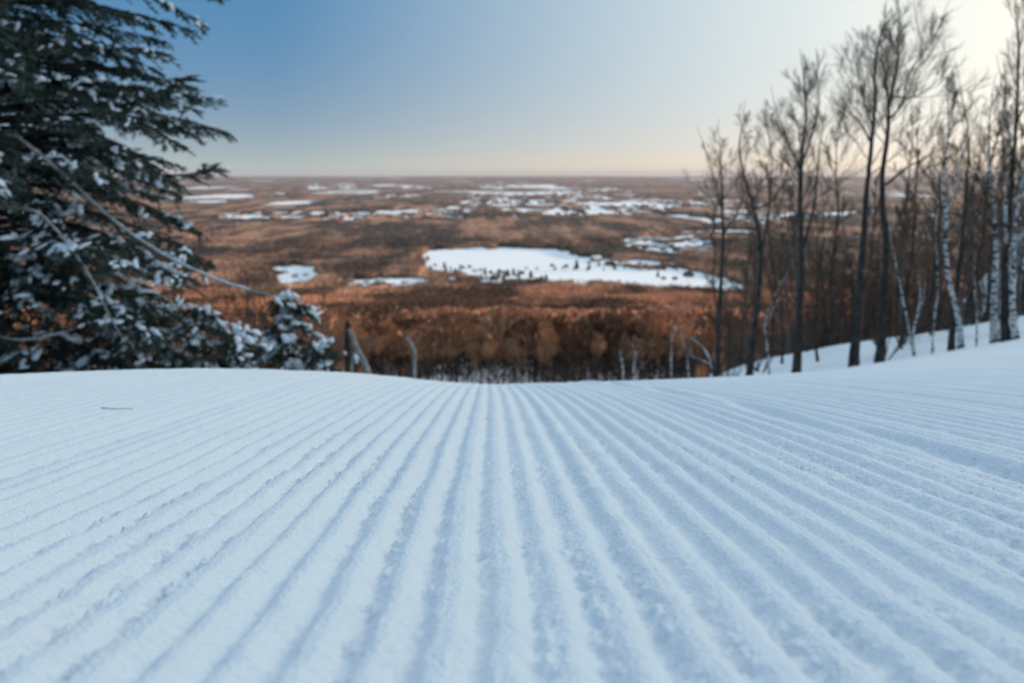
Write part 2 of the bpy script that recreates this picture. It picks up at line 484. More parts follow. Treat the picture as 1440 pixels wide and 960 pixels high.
def blade_trees(P, H, Wd, nb, tints, trunks=True, ever=None, bw=0.20, lo=0.50):
    """many small crowns of twig sprays: P (n,3) bases"""
    n = len(P)
    a = rng.random((n, nb)) * 2 * math.pi
    v = rng.random((n, nb)) ** 0.8
    r0 = np.sqrt(rng.random((n, nb)))
    if ever is None: ever = np.zeros(n)
    prof = np.where(ever[:, None] > 0.5, (1 - v) * 0.75, np.sqrt(np.clip(1 - (v * 1.5 - 0.55) ** 2, 0.02, 1)))
    rad = Wd[:, None] * 0.5 * prof * r0
    base = np.where(ever[:, None] > 0.5, 0.08, lo)
    zc = H[:, None] * (base + (1 - base) * v * 0.93)
    C = np.stack([P[:, None, 0] + rad * np.cos(a), P[:, None, 1] + rad * np.sin(a), P[:, None, 2] + zc], -1)
    ln = H[:, None] * (0.10 + 0.12 * rng.random((n, nb)))
    out = np.stack([np.cos(a) * (0.3 + 0.7 * r0), np.sin(a) * (0.3 + 0.7 * r0), np.where(ever[:, None] > 0.5, -0.1, 1.0) * np.ones_like(a)], -1)
    out = out + (rng.random((n, nb, 3)) - 0.5) * 0.9
    out /= np.linalg.norm(out, axis=-1, keepdims=True)
    side = np.cross(out, rng.normal(size=(n, nb, 3))); side /= np.linalg.norm(side, axis=-1, keepdims=True) + 1e-9
    wv = ln[..., None] * np.where(ever[:, None, None] > 0.5, 0.34, bw)
    V = np.stack([C - out * ln[..., None] * 0.5, C + out * ln[..., None] * 0.5 + side * wv, C + out * ln[..., None] * 0.5 - side * wv], 2)
    Vb = V.reshape(-1, 3); Fb = np.arange(len(Vb)).reshape(-1, 3)
    Tb = np.repeat((tints[:, None, :] * (0.75 + 0.5 * rng.random((n, nb, 1)))).reshape(-1, 3), 3, axis=0)
    if trunks:
        lean = (rng.random((n, 2)) - 0.5) * 1.2
        w = H * 0.012 + 0.05
        tv = []
        for k in range(3):
            an = k * 2.094
            tv.append(np.stack([P[:, 0] + w * math.cos(an), P[:, 1] + w * math.sin(an), P[:, 2] - 0.5], -1))
        for k in range(3):
            an = k * 2.094
            tv.append(np.stack([P[:, 0] + lean[:, 0] + 0.35 * w * math.cos(an), P[:, 1] + lean[:, 1] + 0.35 * w * math.sin(an), P[:, 2] + H * 0.8], -1))
        TV = np.stack(tv, 1).reshape(-1, 3)
        b = np.arange(n)[:, None] * 6 + len(Vb)
        f = np.array([[0, 1, 4], [0, 4, 3], [1, 2, 5], [1, 5, 4], [2, 0, 3], [2, 3, 5]])
        TF = (b[:, None, :] + f[None]).reshape(-1, 3)
        Vb = np.concatenate([Vb, TV]); Fb = np.concatenate([Fb, TF])
        Tb = np.concatenate([Tb, np.tile([[0.035, 0.028, 0.024]], (len(TV), 1))])
    return Vb, Fb, Tb

def scatter(r0, r1, step, a0=-0.60, a1=0.66):
    n = int(0.5 * (a1 - a0) * (r1 * r1 - r0 * r0) / step ** 2)
    r = np.sqrt(rng.random(n) * (r1 * r1 - r0 * r0) + r0 * r0); a = a0 + (a1 - a0) * rng.random(n)
    x = np.sin(a) * r; y = np.cos(a) * r
    z = land(x, y)
    k = ~open_mask(x, y, z)
    return x[k], y[k], z[k]

parts = [(sheet_V, sheet_F, sheet_T)]
for (r0, r1, step, nb) in ((238, 320, 8.5, 150), (320, 520, 8.8, 210), (520, 1000, 8.6, 100), (1000, 1800, 8.4, 36), (1800, 3600, 12.0, 16)):
    x, y, z = scatter(r0, r1, step)
    n = len(x)
    ev = (evergreen(x, y) > 0.5) & (rng.random(n) < 0.8) | (rng.random(n) < 0.02)
    H = 10.5 + 9 * rng.random(n) + 3 * (vnoise(x / 60, y / 60, 7) - 0.5)
    W = np.where(ev, 5.5, 7 + 5 * rng.random(n))
    H = np.where(in_village(x, y, z), H * 0.5, H)
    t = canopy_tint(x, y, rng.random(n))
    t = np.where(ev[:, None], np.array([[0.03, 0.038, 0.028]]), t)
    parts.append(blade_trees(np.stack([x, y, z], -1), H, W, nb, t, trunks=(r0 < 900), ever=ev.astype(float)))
# understorey of brush and saplings
x, y, z = scatter(205, 780, 4.4)
px_, py_ = project(x, y, z)
k = ~((px_ > 600) & (px_ < 750) & (y < 330) & (rng.random(len(x)) < 0.6))
x, y, z = x[k], y[k], z[k]; n = len(x)
parts.append(blade_trees(np.stack([x, y, z - 1.0], -1), 4.5 + 6 * rng.random(n), 3 + 2 * rng.random(n), 26,
                         np.array([[0.065, 0.042, 0.030]]) * (0.6 + 0.8 * rng.random((n, 1)))))
# the wood on the shoulder out of frame to the right
n = 1500
p = 90 + 170 * rng.random(n); q = -150 + 230 * rng.random(n)
x = p * math.sin(SUN_AZ) - q * math.cos(SUN_AZ); y = p * math.cos(SUN_AZ) + q * math.sin(SUN_AZ)
k = np.arctan2(x, y) > 0.54
x, y = x[k], y[k]; n = len(x)
parts.append(blade_trees(np.stack([x, y, land(x, y)], -1), 9 + 5 * rng.random(n), 5 + 2 * rng.random(n), 90,
                         np.tile([[0.10, 0.065, 0.045]], (n, 1)), ever=(rng.random(n) < 0.25).astype(float)))
Vs, Fs, Ts, off = [], [], [], 0
quads = None
for i, (v, f, t) in enumerate(parts):
    if i == 0: quads = f
    else: Fs.append(f + off)
    Vs.append(v); Ts.append(t); off += len(v)
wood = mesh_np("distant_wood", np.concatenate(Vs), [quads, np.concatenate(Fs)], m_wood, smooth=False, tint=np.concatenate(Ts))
tag(wood, "rust brown and dark green winter woods covering the hill foot and valley", "woods", kind="stuff")

# thicket of brush behind the right edge of the slope
n = 300
d = 36 + 60 * rng.random(n); u_ = 0.23 + 0.34 * rng.random(n) ** 0.8
x = u_ * d
tb = blade_trees(np.stack([x, d, land(x, d) - 0.3], -1), (1.6 + 4.0 * rng.random(n)) * (0.55 + 0.45 * np.clip((u_ - 0.22) / 0.15, 0, 1)), 2.2 + 1.6 * rng.random(n), 120,
                 np.array([[0.075, 0.052, 0.040]]) * (0.5 + 0.9 * rng.random((n, 1))), bw=0.028, lo=0.06)
th = mesh_np("brush_thicket", tb[0], tb[1], m_wood, smooth=False, tint=tb[2])
tag(th, "dark tangled brush thicket behind the right row of trees", "brush", kind="stuff")

# ------------------------------------------------------------------ bare trees
def tubes(lines, sides=4):
    """lines: list of (pts (n,3), radii (n)) -> V, F quads"""
    V, Fq, off = [], [], 0
    ang = np.arange(sides) * 2 * math.pi / sides
    ca, sa = np.cos(ang), np.sin(ang)
    for P, r in lines:
        P = np.asarray(P, float); r = np.asarray(r, float)
        T = np.gradient(P, axis=0); T /= np.linalg.norm(T, axis=1, keepdims=True) + 1e-9
        ref = np.array([1.0, 0, 0]) if abs(T[0, 0]) < 0.8 else np.array([0, 1.0, 0])
        A_ = np.cross(T, ref); A_ /= np.linalg.norm(A_, axis=1, keepdims=True) + 1e-9
        B_ = np.cross(T, A_)
        ring = P[:, None, :] + r[:, None, None] * (ca[None, :, None] * A_[:, None, :] + sa[None, :, None] * B_[:, None, :])
        V.append(ring.reshape(-1, 3))
        n = len(P)
        i = np.arange(n - 1)[:, None] * sides; j = np.arange(sides)[None, :]; j2 = (j + 1) % sides
        Fq.append(np.stack([i + j, i + j2, i + sides + j2, i + sides + j], -1).reshape(-1, 4) + off)
        off += n * sides
    return np.concatenate(V), np.concatenate(Fq)

def curve(p, d, length, n, wob, up, rs):
    """a wandering shoot; up pulls it towards the sky"""
    P = [np.array(p, float)]; d = np.array(d, float); d /= np.linalg.norm(d)
    for _ in range(n):
        d = d + rs.normal(size=3) * wob + np.array([0, 0, up])
        d /= np.linalg.norm(d)
        P.append(P[-1] + d * length / n)
    return np.array(P)

def shoots(P, r, count, t0, t1, len_f, ang, wob, up, rs, n=4, rfac=0.6, rmin=0.002):
    """side shoots off one line"""
    out = []
    m = len(P) - 1
    for i in range(count):
        t = t0 + (t1 - t0) * (i + rs.random()) / count
        s = t * m; k = min(int(s), m - 1); f = s - k
        base = P[k] * (1 - f) + P[k + 1] * f
        T = P[k + 1] - P[k]; T = T / (np.linalg.norm(T) + 1e-9)
        s_ = np.cross(T, rs.normal(size=3)); s_ /= np.linalg.norm(s_) + 1e-9
        a = ang * (0.75 + 0.5 * rs.random())
        d = T * math.cos(a) + s_ * math.sin(a)
        r0 = max(rmin, rfac * (r[k] * (1 - f) + r[k + 1] * f))
        L_ = len_f(t) * (0.7 + 0.6 * rs.random())
        C = curve(base, d, L_, n, wob, up, rs)
        out.append((C, np.linspace(r0, max(rmin * 0.7, r0 * 0.25), len(C))))
    return out

def smooth_line(P, per=6):
    P = np.array(P, float)
    if len(P) < 3:
        t = np.linspace(0, 1, per + 1)[:, None]; return P[0] * (1 - t) + P[-1] * t
    Q = np.vstack([2 * P[0] - P[1], P, 2 * P[-1] - P[-2]]); out = []
    for i in range(1, len(Q) - 2):
        for t in np.linspace(0, 1, per, endpoint=False):
            a, b_, c, d = Q[i - 1], Q[i], Q[i + 1], Q[i + 2]
            out.append(0.5 * (2 * b_ + (c - a) * t + (2 * a - 5 * b_ + 4 * c - d) * t * t + (3 * b_ - 3 * c + d - a) * t ** 3))
    out.append(P[-1]); return np.array(out)

def crown_from(stems, rs, nl=16, L1=2.2, t0=0.35, n2=7, n3=5, up=0.10, ang=0.75, rmin=0.004, spread=1.0):
    lines = []
    for P, r in stems:
        H = float(np.sum(np.linalg.norm(np.diff(P, axis=0), axis=1)))
        lim = 1.0 if stems[0][0] is P else 0.72
        nl_ = nl if H > 5 else max(5, int(nl * H / 5 * lim))
        t0_ = t0 if stems[0][0] is P else 0.12
        lf = lambda t: L1 * spread * (1.12 - 0.85 * (t - t0) / (1 - t0 + 1e-6)) * min(1, 0.35 + H / 6)
        l1 = shoots(P, r, nl_, t0_, 0.98, lf, ang, 0.13, up, rs, n=7, rfac=0.26, rmin=rmin * 1.6)
        tipl = [(curve(P[-1], P[-1] - P[-2], 0.5, 4, 0.15, 0.1, rs), np.linspace(r[-1], rmin, 5))]
        l2, l3 = [], []
        for C, cr in l1:
            ll = np.linalg.norm(C[-1] - C[0])
            l2 += shoots(C, cr, n2, 0.2, 1.0, lambda t: ll * 0.48 * (1.1 - 0.5 * t), 0.6, 0.16, up * 1.3, rs, n=4, rfac=0.55, rmin=rmin)
        for C, cr in l2:
            ll = np.linalg.norm(C[-1] - C[0])
            l3 += shoots(C, cr, n3, 0.2, 1.0, lambda t: ll * 0.55, 0.55, 0.15, up, rs, n=3, rfac=0.6, rmin=rmin * 0.7)
        lines += [(5, l1), (3, l2), (3, l3), (3, tipl)]
    V, Fq, off = [], [], 0
    for s, l in lines:
        if not l: continue
        v, f = tubes(l, s); V.append(v); Fq.append(f + off); off += len(v)
    return np.concatenate(V), np.concatenate(Fq)

def px_tree(name, stems_px, d, label, cat, bark, twig, group=None, r0=0.10, seed=1, crown=True, deep=0.0, **kw):
    """a tree whose trunk and main limbs follow outlines read off the photograph, standing d metres ahead.
       stems_px: first is the trunk (from the ground up), others are limbs; each a list of (px, py)"""
    rs = np.random.default_rng(seed)
    base = on_ground(stems_px[0][0][0], d)
    root = empty(name, base)
    tag(root, label, cat, group)
    b0 = np.array(base)
    stems = []
    for si, st in enumerate(stems_px):
        pts = []
        for i, (a, b_) in enumerate(st):
            dd = d + (rs.random() - 0.5) * 0.25 * (i > 0) + (deep * i * (1 if si % 2 else -1) if si else 0)
            pts.append(np.array(at(a, b_, dd)) - b0)
        if si == 0:
            pts[0] = np.array([0, 0, -0.15])
        P = smooth_line(pts, 7)
        P[1:-1] += rs.normal(size=(len(P) - 2, 3)) * 0.006
        if si == 0:
            r = r0 * 0.8 * (1 - 0.86 * np.linspace(0, 1, len(P)) ** 0.85) + r0 * 0.35 * np.exp(-np.linspace(0, 14, len(P)))
            trunk = (P, r)
        else:
            k = int(np.argmin(np.linalg.norm(stems[0][0] - P[0], axis=1)))
            P[0] = stems[0][0][k]
            r = np.linspace(stems[0][1][k] * 0.62, 0.007, len(P))
        stems.append((P, r))
    v, f = tubes([stems[0]], 9)
    mesh_np("trunk", v, f, bark, root)
    for P, r in stems[1:]:
        v, f = tubes([(P, r)], 7)
        mesh_np("limb", v, f, bark, root)
    if crown:
        v, f = crown_from(stems, rs, **kw)
        mesh_np("crown", v, f, twig, root, smooth=False)
    return root

RIGHT = "dark bare trees along the right edge of the slope"
px_tree("bare_tree", [[(1010, 537), (1011, 450), (1016, 360), (1016, 290), (1014, 240), (1012, 195)], [(1016, 330), (1040, 290), (1048, 235)], [(1016, 300), (1004, 250), (990, 205)]],
        24, "slim dark bare tree, leftmost of the row on the right edge", "tree", m_bark, m_twig, RIGHT, r0=0.085, seed=11, nl=18, L1=1.0, n2=6, n3=6)
px_tree("bare_tree", [[(1054, 535), (1060, 470), (1069, 390), (1068, 330), (1056, 280), (1040, 215), (1045, 170)], [(1070, 360), (1082, 290), (1085, 225), (1078, 170)], [(1082, 290), (1105, 250), (1112, 200)]],
        23.5, "dark bare tree forking low into a V, second from the left", "tree", m_bark, m_twig, RIGHT, r0=0.10, seed=12, nl=18, L1=1.15, n2=6, n3=7)
px_tree("bare_tree", [[(1121, 530), (1124, 450), (1127, 380), (1126, 290), (1128, 220), (1133, 160), (1130, 100)], [(1130, 350), (1146, 280), (1152, 210), (1158, 180)], [(1128, 230), (1150, 160), (1150, 100)], [(1128, 245), (1105, 190), (1090, 150)]],
        22.5, "straight dark bare tree with a full round crown, third from the left", "tree", m_bark, m_twig, RIGHT, r0=0.115, seed=13, nl=22, L1=1.35, n2=7, n3=8, t0=0.45)
px_tree("bare_tree", [[(1201, 519), (1206, 440), (1213, 350), (1218, 280), (1224, 220), (1230, 150), (1232, 80), (1244, 30)], [(1228, 180), (1212, 130), (1205, 80)], [(1226, 200), (1206, 170), (1184, 150)]],
        22, "tall dark bare tree leaning gently right, left one of the tallest pair", "tree", m_bark, m_twig, RIGHT, r0=0.125, seed=14, nl=22, L1=1.25, n2=7, n3=8, t0=0.5)
px_tree("bare_tree", [[(1238, 513), (1242, 430), (1246, 350), (1240, 260), (1248, 190), (1250, 150), (1262, 90), (1264, 20)], [(1249, 170), (1268, 145), (1280, 100), (1310, 60), (1326, 28)], [(1250, 158), (1244, 110), (1238, 60)], [(1270, 140), (1300, 130), (1335, 95)], [(1244, 262), (1270, 240), (1300, 222), (1330, 205)]],
        22.6, "tallest dark bare tree, its trunk splitting high into two spreading leaders", "tree", m_bark, m_twig, RIGHT, r0=0.125, seed=15, nl=21, L1=1.35, n2=8, n3=9, t0=0.5)
px_tree("bare_tree", [[(1337, 497), (1342, 430), (1352, 350), (1358, 280), (1362, 200), (1350, 120)], [(1358, 290), (1375, 240), (1380, 180)]],
        21.5, "dark bare tree standing right behind the crooked birch", "tree", m_bark, m_twig, RIGHT, r0=0.09, seed=16, nl=18, L1=1.2, n2=6, n3=7, t0=0.4)
px_tree("bare_tree", [[(1414, 484), (1412, 400), (1418, 320), (1424, 240), (1430, 150), (1432, 60), (1428, 10)], [(1428, 180), (1445, 130), (1450, 70)]],
        20.5, "dark bare tree between the birches at the right edge of the photo", "tree", m_bark, m_twig, RIGHT, r0=0.10, seed=17, nl=21, L1=1.2, n2=6, n3=7, t0=0.4)
px_tree("bare_tree", [[(1150, 527), (1146, 470), (1150, 400), (1158, 330), (1156, 260)]],
        27, "thin dark sapling behind the third large bare tree", "tree", m_bark, m_twig, RIGHT, r0=0.05, seed=18, nl=14, L1=0.9, n2=5, n3=6)
px_tree("bare_tree", [[(1100, 527), (1101, 470), (1098, 400), (1100, 330)]],
        28, "thin dark sapling between the second and third large bare trees", "tree", m_bark, m_twig, RIGHT, r0=0.045, seed=19, nl=14, L1=0.9, n2=5, n3=6)

BIR = "white barked birches on the right"
px_tree("birch", [[(1351, 496), (1348, 450), (1336, 400), (1330, 350), (1330, 300), (1326, 255), (1334, 180), (1330, 120)], [(1331, 300), (1345, 250), (1356, 190)]],
        21, "crooked white birch bending left above its foot", "tree", m_birch, m_twig, BIR, r0=0.085, seed=21, nl=16, L1=1.0, n2=6, n3=7)
px_tree("birch", [[(1397, 487), (1398, 420), (1401, 350), (1398, 300), (1393, 255), (1390, 190), (1396, 130)]],
        21, "white birch with dark blotches, left one of three growing together", "tree", m_birch, m_twig, BIR, r0=0.10, seed=22, nl=16, L1=1.0, n2=6, n3=7)
px_tree("birch", [[(1408, 485), (1411, 420), (1416, 360), (1414, 300), (1422, 250), (1420, 190), (1408, 110)]],
        20.6, "white birch with dark blotches, middle one of three growing together", "tree", m_birch, m_twig, BIR, r0=0.095, seed=23, nl=16, L1=1.0, n2=6, n3=7)
px_tree("birch", [[(1428, 481), (1424, 430), (1425, 370), (1430, 300), (1440, 240), (1444, 160), (1440, 90)]],
        20.3, "white birch with dark blotches, right one of three growing together", "tree", m_birch, m_twig, BIR, r0=0.09, seed=24, nl=16, L1=1.0, n2=6, n3=7)
px_tree("birch", [[(1287, 503), (1284, 470), (1294, 420), (1290, 380)], [(1290, 450), (1298, 420), (1302, 390)]],
        23, "short grey birch stub standing in snow right of the tallest trees", "tree", m_birch, m_twig, BIR, r0=0.054, seed=25, nl=6, L1=0.5, n2=3, n3=3)
px_tree("birch", [[(1311, 500), (1313, 460), (1319, 400), (1316, 330), (1322, 270)]],
        23, "slim pale birch just left of the crooked birch", "tree", m_birch, m_twig, BIR, r0=0.040, seed=26, nl=14, L1=0.8, n2=5, n3=6)
px_tree("birch", [[(1283, 470), (1272, 430), (1262, 380), (1252, 330), (1250, 290)]],
        26, "thin pale birch leaning left against the tallest bare tree", "tree", m_birch, m_twig, BIR, r0=0.036, seed=27, nl=5, L1=0.6, n2=4, n3=3)
px_tree("birch", [[(1084, 527), (1078, 480), (1076, 450), (1092, 410), (1110, 380)], [(1077, 460), (1092, 425), (1108, 418)]],
        25, "pale crooked birch bending right behind the forked dark tree", "tree", m_birch, m_twig, BIR, r0=0.036, seed=28, nl=6, L1=0.6, n2=4, n3=3)
px_tree("birch", [[(877, 547), (876, 520), (873, 500), (870, 488)]],
        30, "short pale broken birch, left of the two at the crest centre", "tree", m_birch, m_twig, BIR, r0=0.054, seed=29, nl=4, L1=0.35, n2=3, n3=2)
px_tree("birch", [[(889, 547), (891, 520), (893, 500), (890, 482)], [(893, 502), (900, 490), (903, 480)], [(892, 504), (886, 492)]],
        30, "short pale birch topped with a small snowy fork at the crest centre", "tree", m_birch, m_twig, BIR, r0=0.054, seed=30, nl=5, L1=0.4, n2=3, n3=2)
px_tree("birch", [[(945, 547), (944, 500), (946, 460), (952, 425)]],
        31, "thin pale birch right of the two short broken ones", "tree", m_birch, m_twig, BIR, r0=0.040, seed=31, nl=6, L1=0.6, n2=4, n3=3)
px_tree("birch", [[(1002, 545), (1000, 515), (994, 496), (982, 482), (970, 474)], [(999, 512), (985, 505), (972, 500)]],
        27, "snow coated birch arching over to the left beside the leftmost dark tree", "tree", m_snow_tree, m_twig, BIR, r0=0.043, seed=32, nl=5, L1=0.4, n2=3, n3=2)
px_tree("birch", [[(972, 547), (968, 520), (966, 500), (958, 470), (955, 440)], [(966, 505), (973, 488), (976, 470)]],
        28, "pale snow dusted birch with two thin stems left of the arching birch", "tree", m_birch, m_twig, BIR, r0=0.036, seed=33, nl=6, L1=0.5, n2=3, n3=2)
px_tree("birch", [[(1372, 492), (1374, 440), (1370, 400), (1372, 350)]],
        22.5, "thin pale birch between the crooked birch and the three together", "tree", m_birch, m_twig, BIR, r0=0.032, seed=34, nl=6, L1=0.6, n2=4, n3=3)

# ---- woodland behind: variants with trunk and crown, copied as individuals
def wood_tree(name, seed, H, bark, twig, r0, nl, L1, n2, n3, t0=0.35, rmin=0.012):
    rs = np.random.default_rng(seed)
    root = empty(name)
    k = 9
    P = np.stack([np.cumsum(rs.normal(size=k) * H * 0.012), np.cumsum(rs.normal(size=k) * H * 0.012), np.linspace(-0.3, H, k)], -1)
    P[0, :2] = 0
    r = np.linspace(r0, r0 * 0.2, k)
    stems = [(P, r)]
    v, f = tubes(stems, 6); mesh_np("trunk", v, f, bark, root)
    v, f = crown_from(stems, rs, nl=nl, L1=L1, n2=n2, n3=n3, t0=t0, rmin=rmin)
    mesh_np("crown", v, f, twig, root, smooth=False)
    return root

def copy_tree(o):
    c = o.copy(); COL.objects.link(c)
    for ch in o.children:
        d = ch.copy(); COL.objects.link(d); d.parent = c
    return c

protos = {
    "slim": [wood_tree("woodland_tree", 40 + i, 8.5, m_bark if i % 3 else m_bark_grey, m_twig if i % 2 else m_twig_brown, 0.075, 16, 1.5, 7, 5, t0=0.18) for i in range(4)],
    "rust": [wood_tree("woodland_tree", 60 + i, 11.5, m_bark, m_twig_rust, 0.13, 22, 2.9, 9, 7, t0=(0.36, 0.52, 0.44, 0.6)[i], rmin=0.02) for i in range(4)],
}
used = set()
def plant(kind, i, x, y, s, rz, label, group, cat="tree"):
    o = protos[kind][i]
    if (kind, i) in used: o = copy_tree(o)
    used.add((kind, i))
    o.location = (x, y, ground_z(x, y) - 0.1)
    o.rotation_euler = (R(random.uniform(-3, 3)), R(random.uniform(-3, 3)), rz)
    o.scale = (s, s, s * random.uniform(0.9, 1.15))
    tag(o, label, cat, group)

# behind the right edge of the slope
cnt = 0
while cnt < 132:
    t = random.random()
    pxx = 985 + 490 * random.random() ** 0.75
    d = 27 + 75 * t
    v = ray(pxx, 400) * d
    if pxx < 1080 and d > 60: continue
    px_s = random.uniform(0.5, 0.92) * (0.85 + 0.35 * (pxx - 985) / 490)
    plant("slim", random.randrange(4), v.x, d, px_s, random.random() * 6.28,
          "slender dark bare tree in the dense wood behind the right edge row", "slender trees of the wood on the right")
    cnt += 1
# down behind the crest: dark trunks under rust coloured crowns
spots_ = []
tries = 0
while len(spots_) < 168 and tries < 20000:
    tries += 1
    if random.random() < 0.12:
        d = 95 + 120 * random.random(); pxx = random.choice([random.uniform(250, 500), random.uniform(985, 1120)])
    else:
        d = math.sqrt(random.uniform(222 ** 2, 315 ** 2)); pxx = 250 + 840 * random.random()
    v = ray(pxx, 400) * d
    if any((v.x - a_) ** 2 + (d - b_) ** 2 < 7.0 ** 2 for a_, b_ in spots_): continue
    spots_.append((v.x, d))
for x_, d in spots_:
    plant("rust", random.randrange(4), x_, d, random.uniform(0.9, 1.5) if d > 215 else random.uniform(0.6, 0.9), random.random() * 6.28,
          "rust coloured bare tree on the slope below the crest of the snow", "rust coloured trees below the crest")

# ------------------------------------------------------------------ snow lumps
_ico = None
def ico():
    global _ico
    if _ico is None:
        import bmesh
        bm = bmesh.new(); bmesh.ops.create_icosphere(bm, subdivisions=1, radius=1.0)
        _ico = (np.array([v.co[:] for v in bm.verts]), np.array([[v.index for v in f.verts] for f in bm.faces])); bm.free()
    return _ico

def lumps(C, Sx, dirs, rs):
    """C (n,3) centres; Sx (n,3) radii along dir, across, up"""
    V0, F0 = ico(); n = len(C)
    if n == 0: return None
    k = 4
    D = dirs / (np.linalg.norm(dirs, axis=1, keepdims=True) + 1e-9)
    off = rs.normal(size=(n, k, 1)) * Sx[:, None, :1] * 0.75 * D[:, None] + rs.normal(size=(n, k, 3)) * Sx[:, None, 1:2] * np.array([0.75, 0.75, 0.15])
    C = (C[:, None] + off).reshape(-1, 3); dirs = (D[:, None] + 0.35 * rs.normal(size=(n, k, 3))).reshape(-1, 3)
    Sx = (Sx[:, None] * (0.30 + 0.42 * rs.random((n, k, 1))) * np.array([1, 1.15, 1.25])).reshape(-1, 3); n = n * k
    D = dirs / (np.linalg.norm(dirs, axis=1, keepdims=True) + 1e-9)
    side = np.cross(D, [0, 0, 1.0]); side /= np.linalg.norm(side, axis=1, keepdims=True) + 1e-9
    upv = np.cross(side, D)
    J = V0[None] * (1 + 0.22 * rs.normal(size=(n, len(V0), 1)).clip(-1, 1))
    V = C[:, None] + J[..., :1] * Sx[:, None, :1] * D[:, None] + J[..., 1:2] * Sx[:, None, 1:2] * side[:, None] + J[..., 2:] * Sx[:, None, 2:] * upv[:, None]
    Fq = (F0[None] + (np.arange(n) * len(V0))[:, None, None]).reshape(-1, 3)
    return V.reshape(-1, 3), Fq

def conifer(name, base, H, Rad, label, seed, snow=0.4, dens=1.0, tr=0.1, low=0.06, cat="tree", group=None, droop=0.25, lump=1.0, ragged=0.35, extra=()):
    rs = np.random.default_rng(seed)
    root = empty(name, base); tag(root, label, cat, group)
    b0 = np.array(base)
    k = 12
    P = np.stack([rs.normal(size=k) * 0.015, rs.normal(size=k) * 0.015, np.linspace(-0.3, H, k)], -1)
    r = np.linspace(tr, tr * 0.15, k)
    v, f = tubes([(P, r)], 9); mesh_np("trunk", v, f, m_bark, root)
    boughs = []
    nb = int(H * 15 * dens)
    for i in range(nb):
        t = low + (0.98 - low) * (i + rs.random()) / nb
        a = i * 2.39996 + rs.normal() * 0.3
        L_ = Rad * (1 - t ** 1.7) * (1 - ragged + 2 * ragged * rs.random()) + 0.12
        m = 8
        s = np.linspace(0, 1, m)
        rise = L_ * (0.18 * s - (droop + 0.25 * rs.random()) * s ** 2)
        sw = L_ * 0.12 * rs.normal() * s ** 2
        Pb = np.stack([np.cos(a) * L_ * s - np.sin(a) * sw, np.sin(a) * L_ * s + np.cos(a) * sw, H * t + rise], -1)
        boughs.append((Pb, L_))
    for pts in extra:                                   # boughs read off the photograph
        Pb = smooth_line([np.array(q) - b0 for q in pts], 3)
        boughs.append((Pb, float(np.sum(np.linalg.norm(np.diff(Pb, axis=0), axis=1)))))
    lines = [(Pb, np.linspace(0.008 + 0.010 * L_, 0.003, len(Pb))) for Pb, L_ in boughs]
    # needle sprays
    BV, SC, SS, SDir = [], [], [], []
    snow0 = snow
    for Pb, L_ in boughs:
        if lump < 1.5: snow = snow0 * (1.25 if Pb[0][2] < 0.34 * H else 0.38)
        nbr = max(8, int(L_ * 24))
        tt = 0.18 + 0.82 * rs.random(nbr)
        seg = tt * (len(Pb) - 1); kk = np.minimum(seg.astype(int), len(Pb) - 2); ff = (seg - kk)[:, None]
        B = Pb[kk] * (1 - ff) + Pb[kk + 1] * ff
        T = Pb[kk + 1] - Pb[kk]; T /= np.linalg.norm(T, axis=1, keepdims=True) + 1e-9
        sd = np.cross(T, [0, 0, 1.0]); sd /= np.linalg.norm(sd, axis=1, keepdims=True) + 1e-9
        sgn = np.sign(rs.random(nbr) - 0.5)[:, None]
        D = T * (0.5 + 0.4 * rs.random((nbr, 1))) + sd * sgn * 0.9 + np.array([0, 0, -0.25]) + rs.normal(size=(nbr, 3)) * 0.18
        D /= np.linalg.norm(D, axis=1, keepdims=True)
        bl = (0.10 + 0.26 * L_ / 2.5) * (1.15 - 0.7 * tt) * (0.6 + 0.8 * rs.random(nbr)) + 0.05
        # needles along every branchlet
        nn = 20
        u_ = np.linspace(0.05, 1.0, nn)[None, :, None]
        NB = B[:, None] + D[:, None] * bl[:, None, None] * u_ + np.array([0, 0, -0.10]) * bl[:, None, None] * u_ ** 2
        ns = np.cross(D, [0, 0, 1.0])[:, None] * np.where(np.arange(nn) % 2, 1, -1)[None, :, None]
        ND = D[:, None] * 0.75 + ns * 0.8 + rs.normal(size=(nbr, nn, 3)) * 0.28
        ND /= np.linalg.norm(ND, axis=-1, keepdims=True)
        nl_ = 0.045 + 0.04 * rs.random((nbr, nn, 1))
        NS = np.cross(ND, rs.normal(size=(nbr, nn, 3))); NS /= np.linalg.norm(NS, axis=-1, keepdims=True) + 1e-9
        tri = np.stack([NB - NS * 0.012, NB + NS * 0.012, NB + ND * nl_ + NS * 0.007], 2)
        BV.append(tri.reshape(-1, 3))
        ms = rs.random(nbr) < snow * (0.75 if lump < 1.5 else 0.18)
        if ms.any():
            c = B[ms] + D[ms] * bl[ms, None] * 0.5 + np.array([0, 0, 0.012])
            SC.append(c); SDir.append(D[ms])
            s0 = bl[ms] * 0.42
            SS.append(np.stack([s0, s0 * 0.34 + 0.008, (0.014 + 0.022 * rs.random(len(s0))) * lump], -1))
        if rs.random() < snow * 1.3:
            q = rs.integers(2, len(Pb) - 1, size=2)
            SC.append(Pb[q] + np.array([0, 0, 0.02])); SDir.append(Pb[q] - Pb[q - 1])
            big = 1.0 if lump < 1.5 else 1.25
            SS.append(np.stack([(0.06 + 0.10 * rs.random(2)) * big, (0.03 + 0.04 * rs.random(2)) * big, (0.02 + 0.02 * rs.random(2)) * lump * 0.7], -1))
    NV = np.concatenate(BV)
    v, f = tubes(lines, 4)
    mesh_np("bough", v, f, m_bark, root)
    mesh_np("foliage", NV, np.arange(len(NV)).reshape(-1, 3), m_needle, root, smooth=False)
